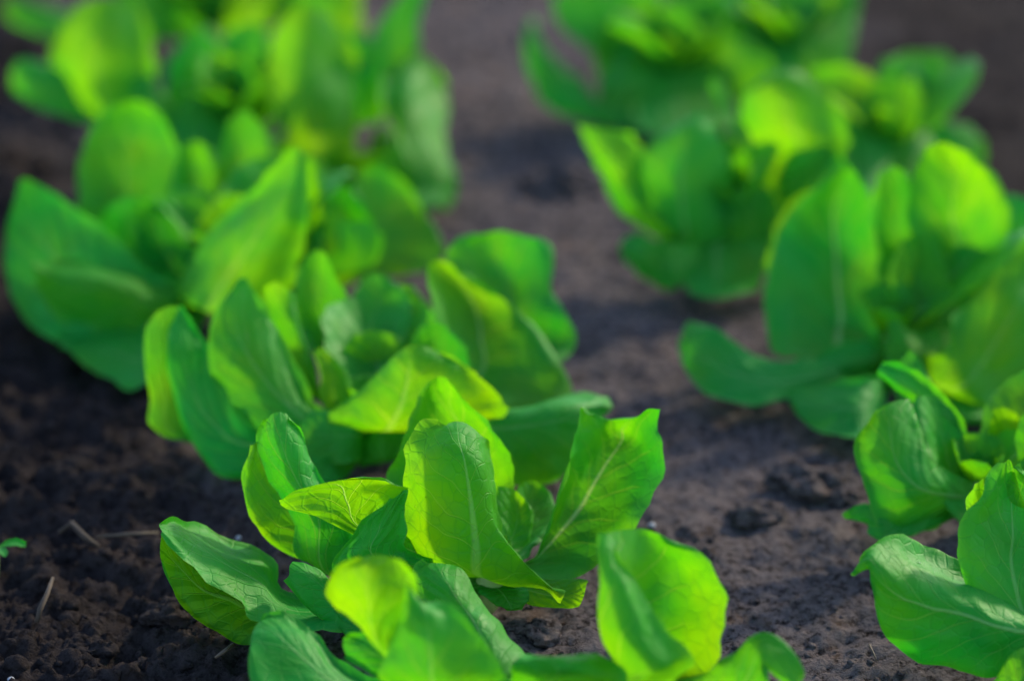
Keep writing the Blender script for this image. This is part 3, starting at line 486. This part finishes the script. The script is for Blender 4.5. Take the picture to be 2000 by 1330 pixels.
lettuce('R4', 1420, 510, 'blurred lettuce directly behind the big open lettuce with spoon shaped leaf', RG, [
 ('p', .4, [[(1530,430,.2),(1590,440,-.1),(1650,420,.2)],[(1520,340,.8),(1590,350,.5),(1660,340,.8)],[(1550,290,1),(1590,280,1),(1630,290,1)]]),
 ('o', .15, [[(1310,480,-.2),(1320,520,-.8),(1320,565,-1)],[(1260,460,0),(1255,500,-.7),(1265,552,-1)],[(1220,465,0),(1213,485,-.2),(1222,515,-.5)]]),
 ('a', .2, [[(1290,470,-.4),(1400,480,-1),(1505,460,-.4)],[(1310,530,-1.2),(1400,540,-1.8),(1500,520,-1.2)],[(1345,570,-1.7),(1400,584,-2),(1480,575,-1.7)]]),
 ('n', .5, [[(1240,440,-.3),(1270,420,-.6),(1290,380,-.2)],[(1170,330,0),(1210,330,-.4),(1260,310,.2)],[(1125,245,.4),(1160,250,.3),(1230,260,.5)]]),
 ('b', .25, [[(1270,430,-.6),(1350,480,-1.6),(1430,470,-.8)],[(1235,340,-.2),(1330,370,-1.3),(1430,380,-.4)],[(1250,290,.2),(1340,270,-.5),(1425,300,0)],[(1330,240,.6),(1365,225,.4),(1390,240,.5)]]),
 ('c', .95, [[(1390,390,.2),(1410,400,.4),(1435,390,.6)],[(1375,320,.4),(1400,310,.6),(1425,320,.8)],[(1370,250,.7),(1385,240,.8),(1400,260,.9)]]),
 ('d', .4, [[(1480,360,.6),(1520,380,.8),(1590,390,.8)],[(1420,260,1),(1450,260,1.2),(1490,290,1.2)],[(1380,165,1.6),(1395,155,1.7),(1420,180,1.7)]]),
 ('e', .9, [[(1480,320,1.2),(1570,340,.8),(1640,310,1.2)],[(1450,240,1.6),(1540,230,1),(1650,250,1.6)],[(1450,180,2),(1530,160,1.6),(1620,190,2)],[(1490,145,2.4),(1530,135,2.3),(1580,150,2.4)]]),
 ('g', .6, [[(1420,460,-.8),(1470,480,-1.2),(1520,470,-.8)],[(1410,400,-.6),(1460,390,-.9),(1520,400,-.6)],[(1430,375,-.5),(1460,365,-.6),(1500,365,-.5)]]),
], detail=.45, hscale=1.2)
lettuce('R8', 1730, 350, 'blurred lettuce on the far right, standing beyond the big open one', RG, [
 ('c', .5, [[(1740,420,-.4),(1790,430,-.8),(1840,410,-.4)],[(1730,330,0),(1790,330,-.4),(1850,330,0)],[(1760,260,.4),(1790,250,.4),(1820,262,.4)]]),
 ('f', .25, [[(1640,400,0),(1700,420,-.4),(1760,390,0)],[(1650,310,.2),(1710,310,-.2),(1780,320,.2)],[(1640,220,.6),(1680,200,.5),(1740,240,.6)]]),
 ('a', .3, [[(1730,240,1),(1780,260,.8),(1830,230,1)],[(1715,180,1.3),(1770,180,1),(1850,190,1.3)],[(1730,130,1.7),(1770,115,1.7),(1830,125,1.8)]]),
 ('b', .1, [[(1810,300,0),(1850,320,-.4),(1890,330,-.6)],[(1815,260,.3),(1870,270,0),(1920,320,-.3)],[(1850,240,.6),(1890,240,.5),(1922,270,.3)]]),
], detail=.4, hscale=1.1)
lettuce('R5', 1310, 215, 'blurred lettuce near the top of the right row, its broad left leaf over the alley', RG, [
 ('g', .45, [[(1250,260,-1),(1330,280,-1.4),(1420,250,-1)],[(1240,190,-.5),(1330,190,-.8),(1430,190,-.5)],[(1280,130,0),(1340,120,0),(1400,130,0)]]),
 ('a', .15, [[(1180,200,-.3),(1230,230,-.8),(1250,255,-1)],[(1100,130,0),(1130,180,-1),(1130,235,-1.4)],[(1050,60,.3),(1060,110,-.5),(1045,190,-.8)],[(1040,25,.4),(1025,50,.1),(1022,100,-.2)]]),
 ('c', .15, [[(1110,60,1),(1160,70,1.2),(1210,50,1.3)],[(1080,-10,1.6),(1130,-20,1.8),(1180,-20,1.9)]]),
 ('b', .6, [[(1180,150,.2),(1240,160,.8),(1310,140,.6)],[(1160,60,.6),(1230,50,1.2),(1310,60,1)],[(1190,-20,1.2),(1240,-30,1.5),(1290,-10,1.5)]]),
 ('d', .5, [[(1190,230,-1),(1230,240,-1.3),(1290,235,-1)],[(1170,160,-.6),(1220,160,-1),(1290,170,-.6)],[(1200,120,-.3),(1240,110,-.4),(1280,130,-.3)]]),
 ('e', .5, [[(1340,180,-.2),(1400,200,-.6),(1450,200,-.8)],[(1350,110,.2),(1430,120,-.4),(1520,170,-.8)],[(1340,60,.6),(1420,60,.2),(1500,110,-.3)]]),
], detail=.35, hscale=1.3)
lettuce('R6', 1540, 170, 'farthest lettuce of the right row, broad leaf cut off by the top edge', RG, [
 ('h', .3, [[(1430,200,-.4),(1500,220,-.8),(1560,190,-.4)],[(1420,120,0),(1500,130,-.3),(1570,120,.2)],[(1450,60,.4),(1500,50,.4),(1540,60,.5)]]),
 ('f', .4, [[(1500,160,-.3),(1580,180,-.8),(1640,150,-.3)],[(1490,80,0),(1580,80,-.6),(1665,80,0)],[(1510,0,.5),(1590,-10,.2),(1680,0,.5)],[(1550,-50,.8),(1600,-60,.8),(1650,-50,.9)]]),
 ('g', .15, [[(1340,70,.5),(1400,80,.8),(1480,70,.6)],[(1300,10,1),(1390,0,1.4),(1490,10,1)],[(1330,-60,1.5),(1400,-70,1.7),(1460,-60,1.6)]]),
], detail=.3, hscale=1.3)

# drops of water on the sharp leaves, each resting on its leaf
def drops(key, leaf, spots):
    ob, G = plants[key][2][leaf]; o3 = plants[key][1]; NU, NV = G.shape[:2]
    for (u, v, r) in spots:
        i, j = int(u*(NU-2)), int(v*(NV-2)); p = G[i, j]
        n = np.cross(G[i+1, j]-p, G[i, j+1]-p); n /= np.linalg.norm(n)+1e-9
        if n@(np.array([0, 0, CAM_H])-p) < 0: n = -n
        q_ = Vector(n).to_track_quat('Z', 'Y').to_matrix(); q_ = np.array(q_)
        v_ = I2[0]*np.array([r, r, r*.55]); v_ = v_@q_.T + (p+n*r*.12-o3)
        mesh_obj('water_drop', v_, I2[1], WATER, ob)
drops('P2', 'a', [(.22, .35, .0016), (.17, .5, .0008), (.12, .6, .0007), (.30, .25, .0006), (.14, .3, .0005)])
drops('P2', 'f', [(.55, .12, .0005), (.6, .2, .0004), (.35, .52, .0005)])
drops('R1', 'a', [(.72, .15, .0006), (.68, .3, .0005)])

# weed seedling at the left edge
g0 = ground_at(-8, 1105); g0[2] = gz(g0[0], g0[1])
wd = link(bpy.data.objects.new('weed_seedling', None)); wd.location = g0; wd['label'] = 'tiny green weed seedling at the left edge in loose soil'; wd['category'] = 'weed'
tube('stem', [(0, 0, -.002), (.0006, 0, .005), (.001, 0, .010)], [.0006, .0005, .0004], STEM, seg=8, parent=wd)
for (az, L) in ((1.3, .011), (-1.7, .012), (2.6, .008)):
    heart_leaf(wd, g0, g0+np.array([.001, 0, .0095]), az, .35, L*.8, L*.36, .3, -.1, .9)
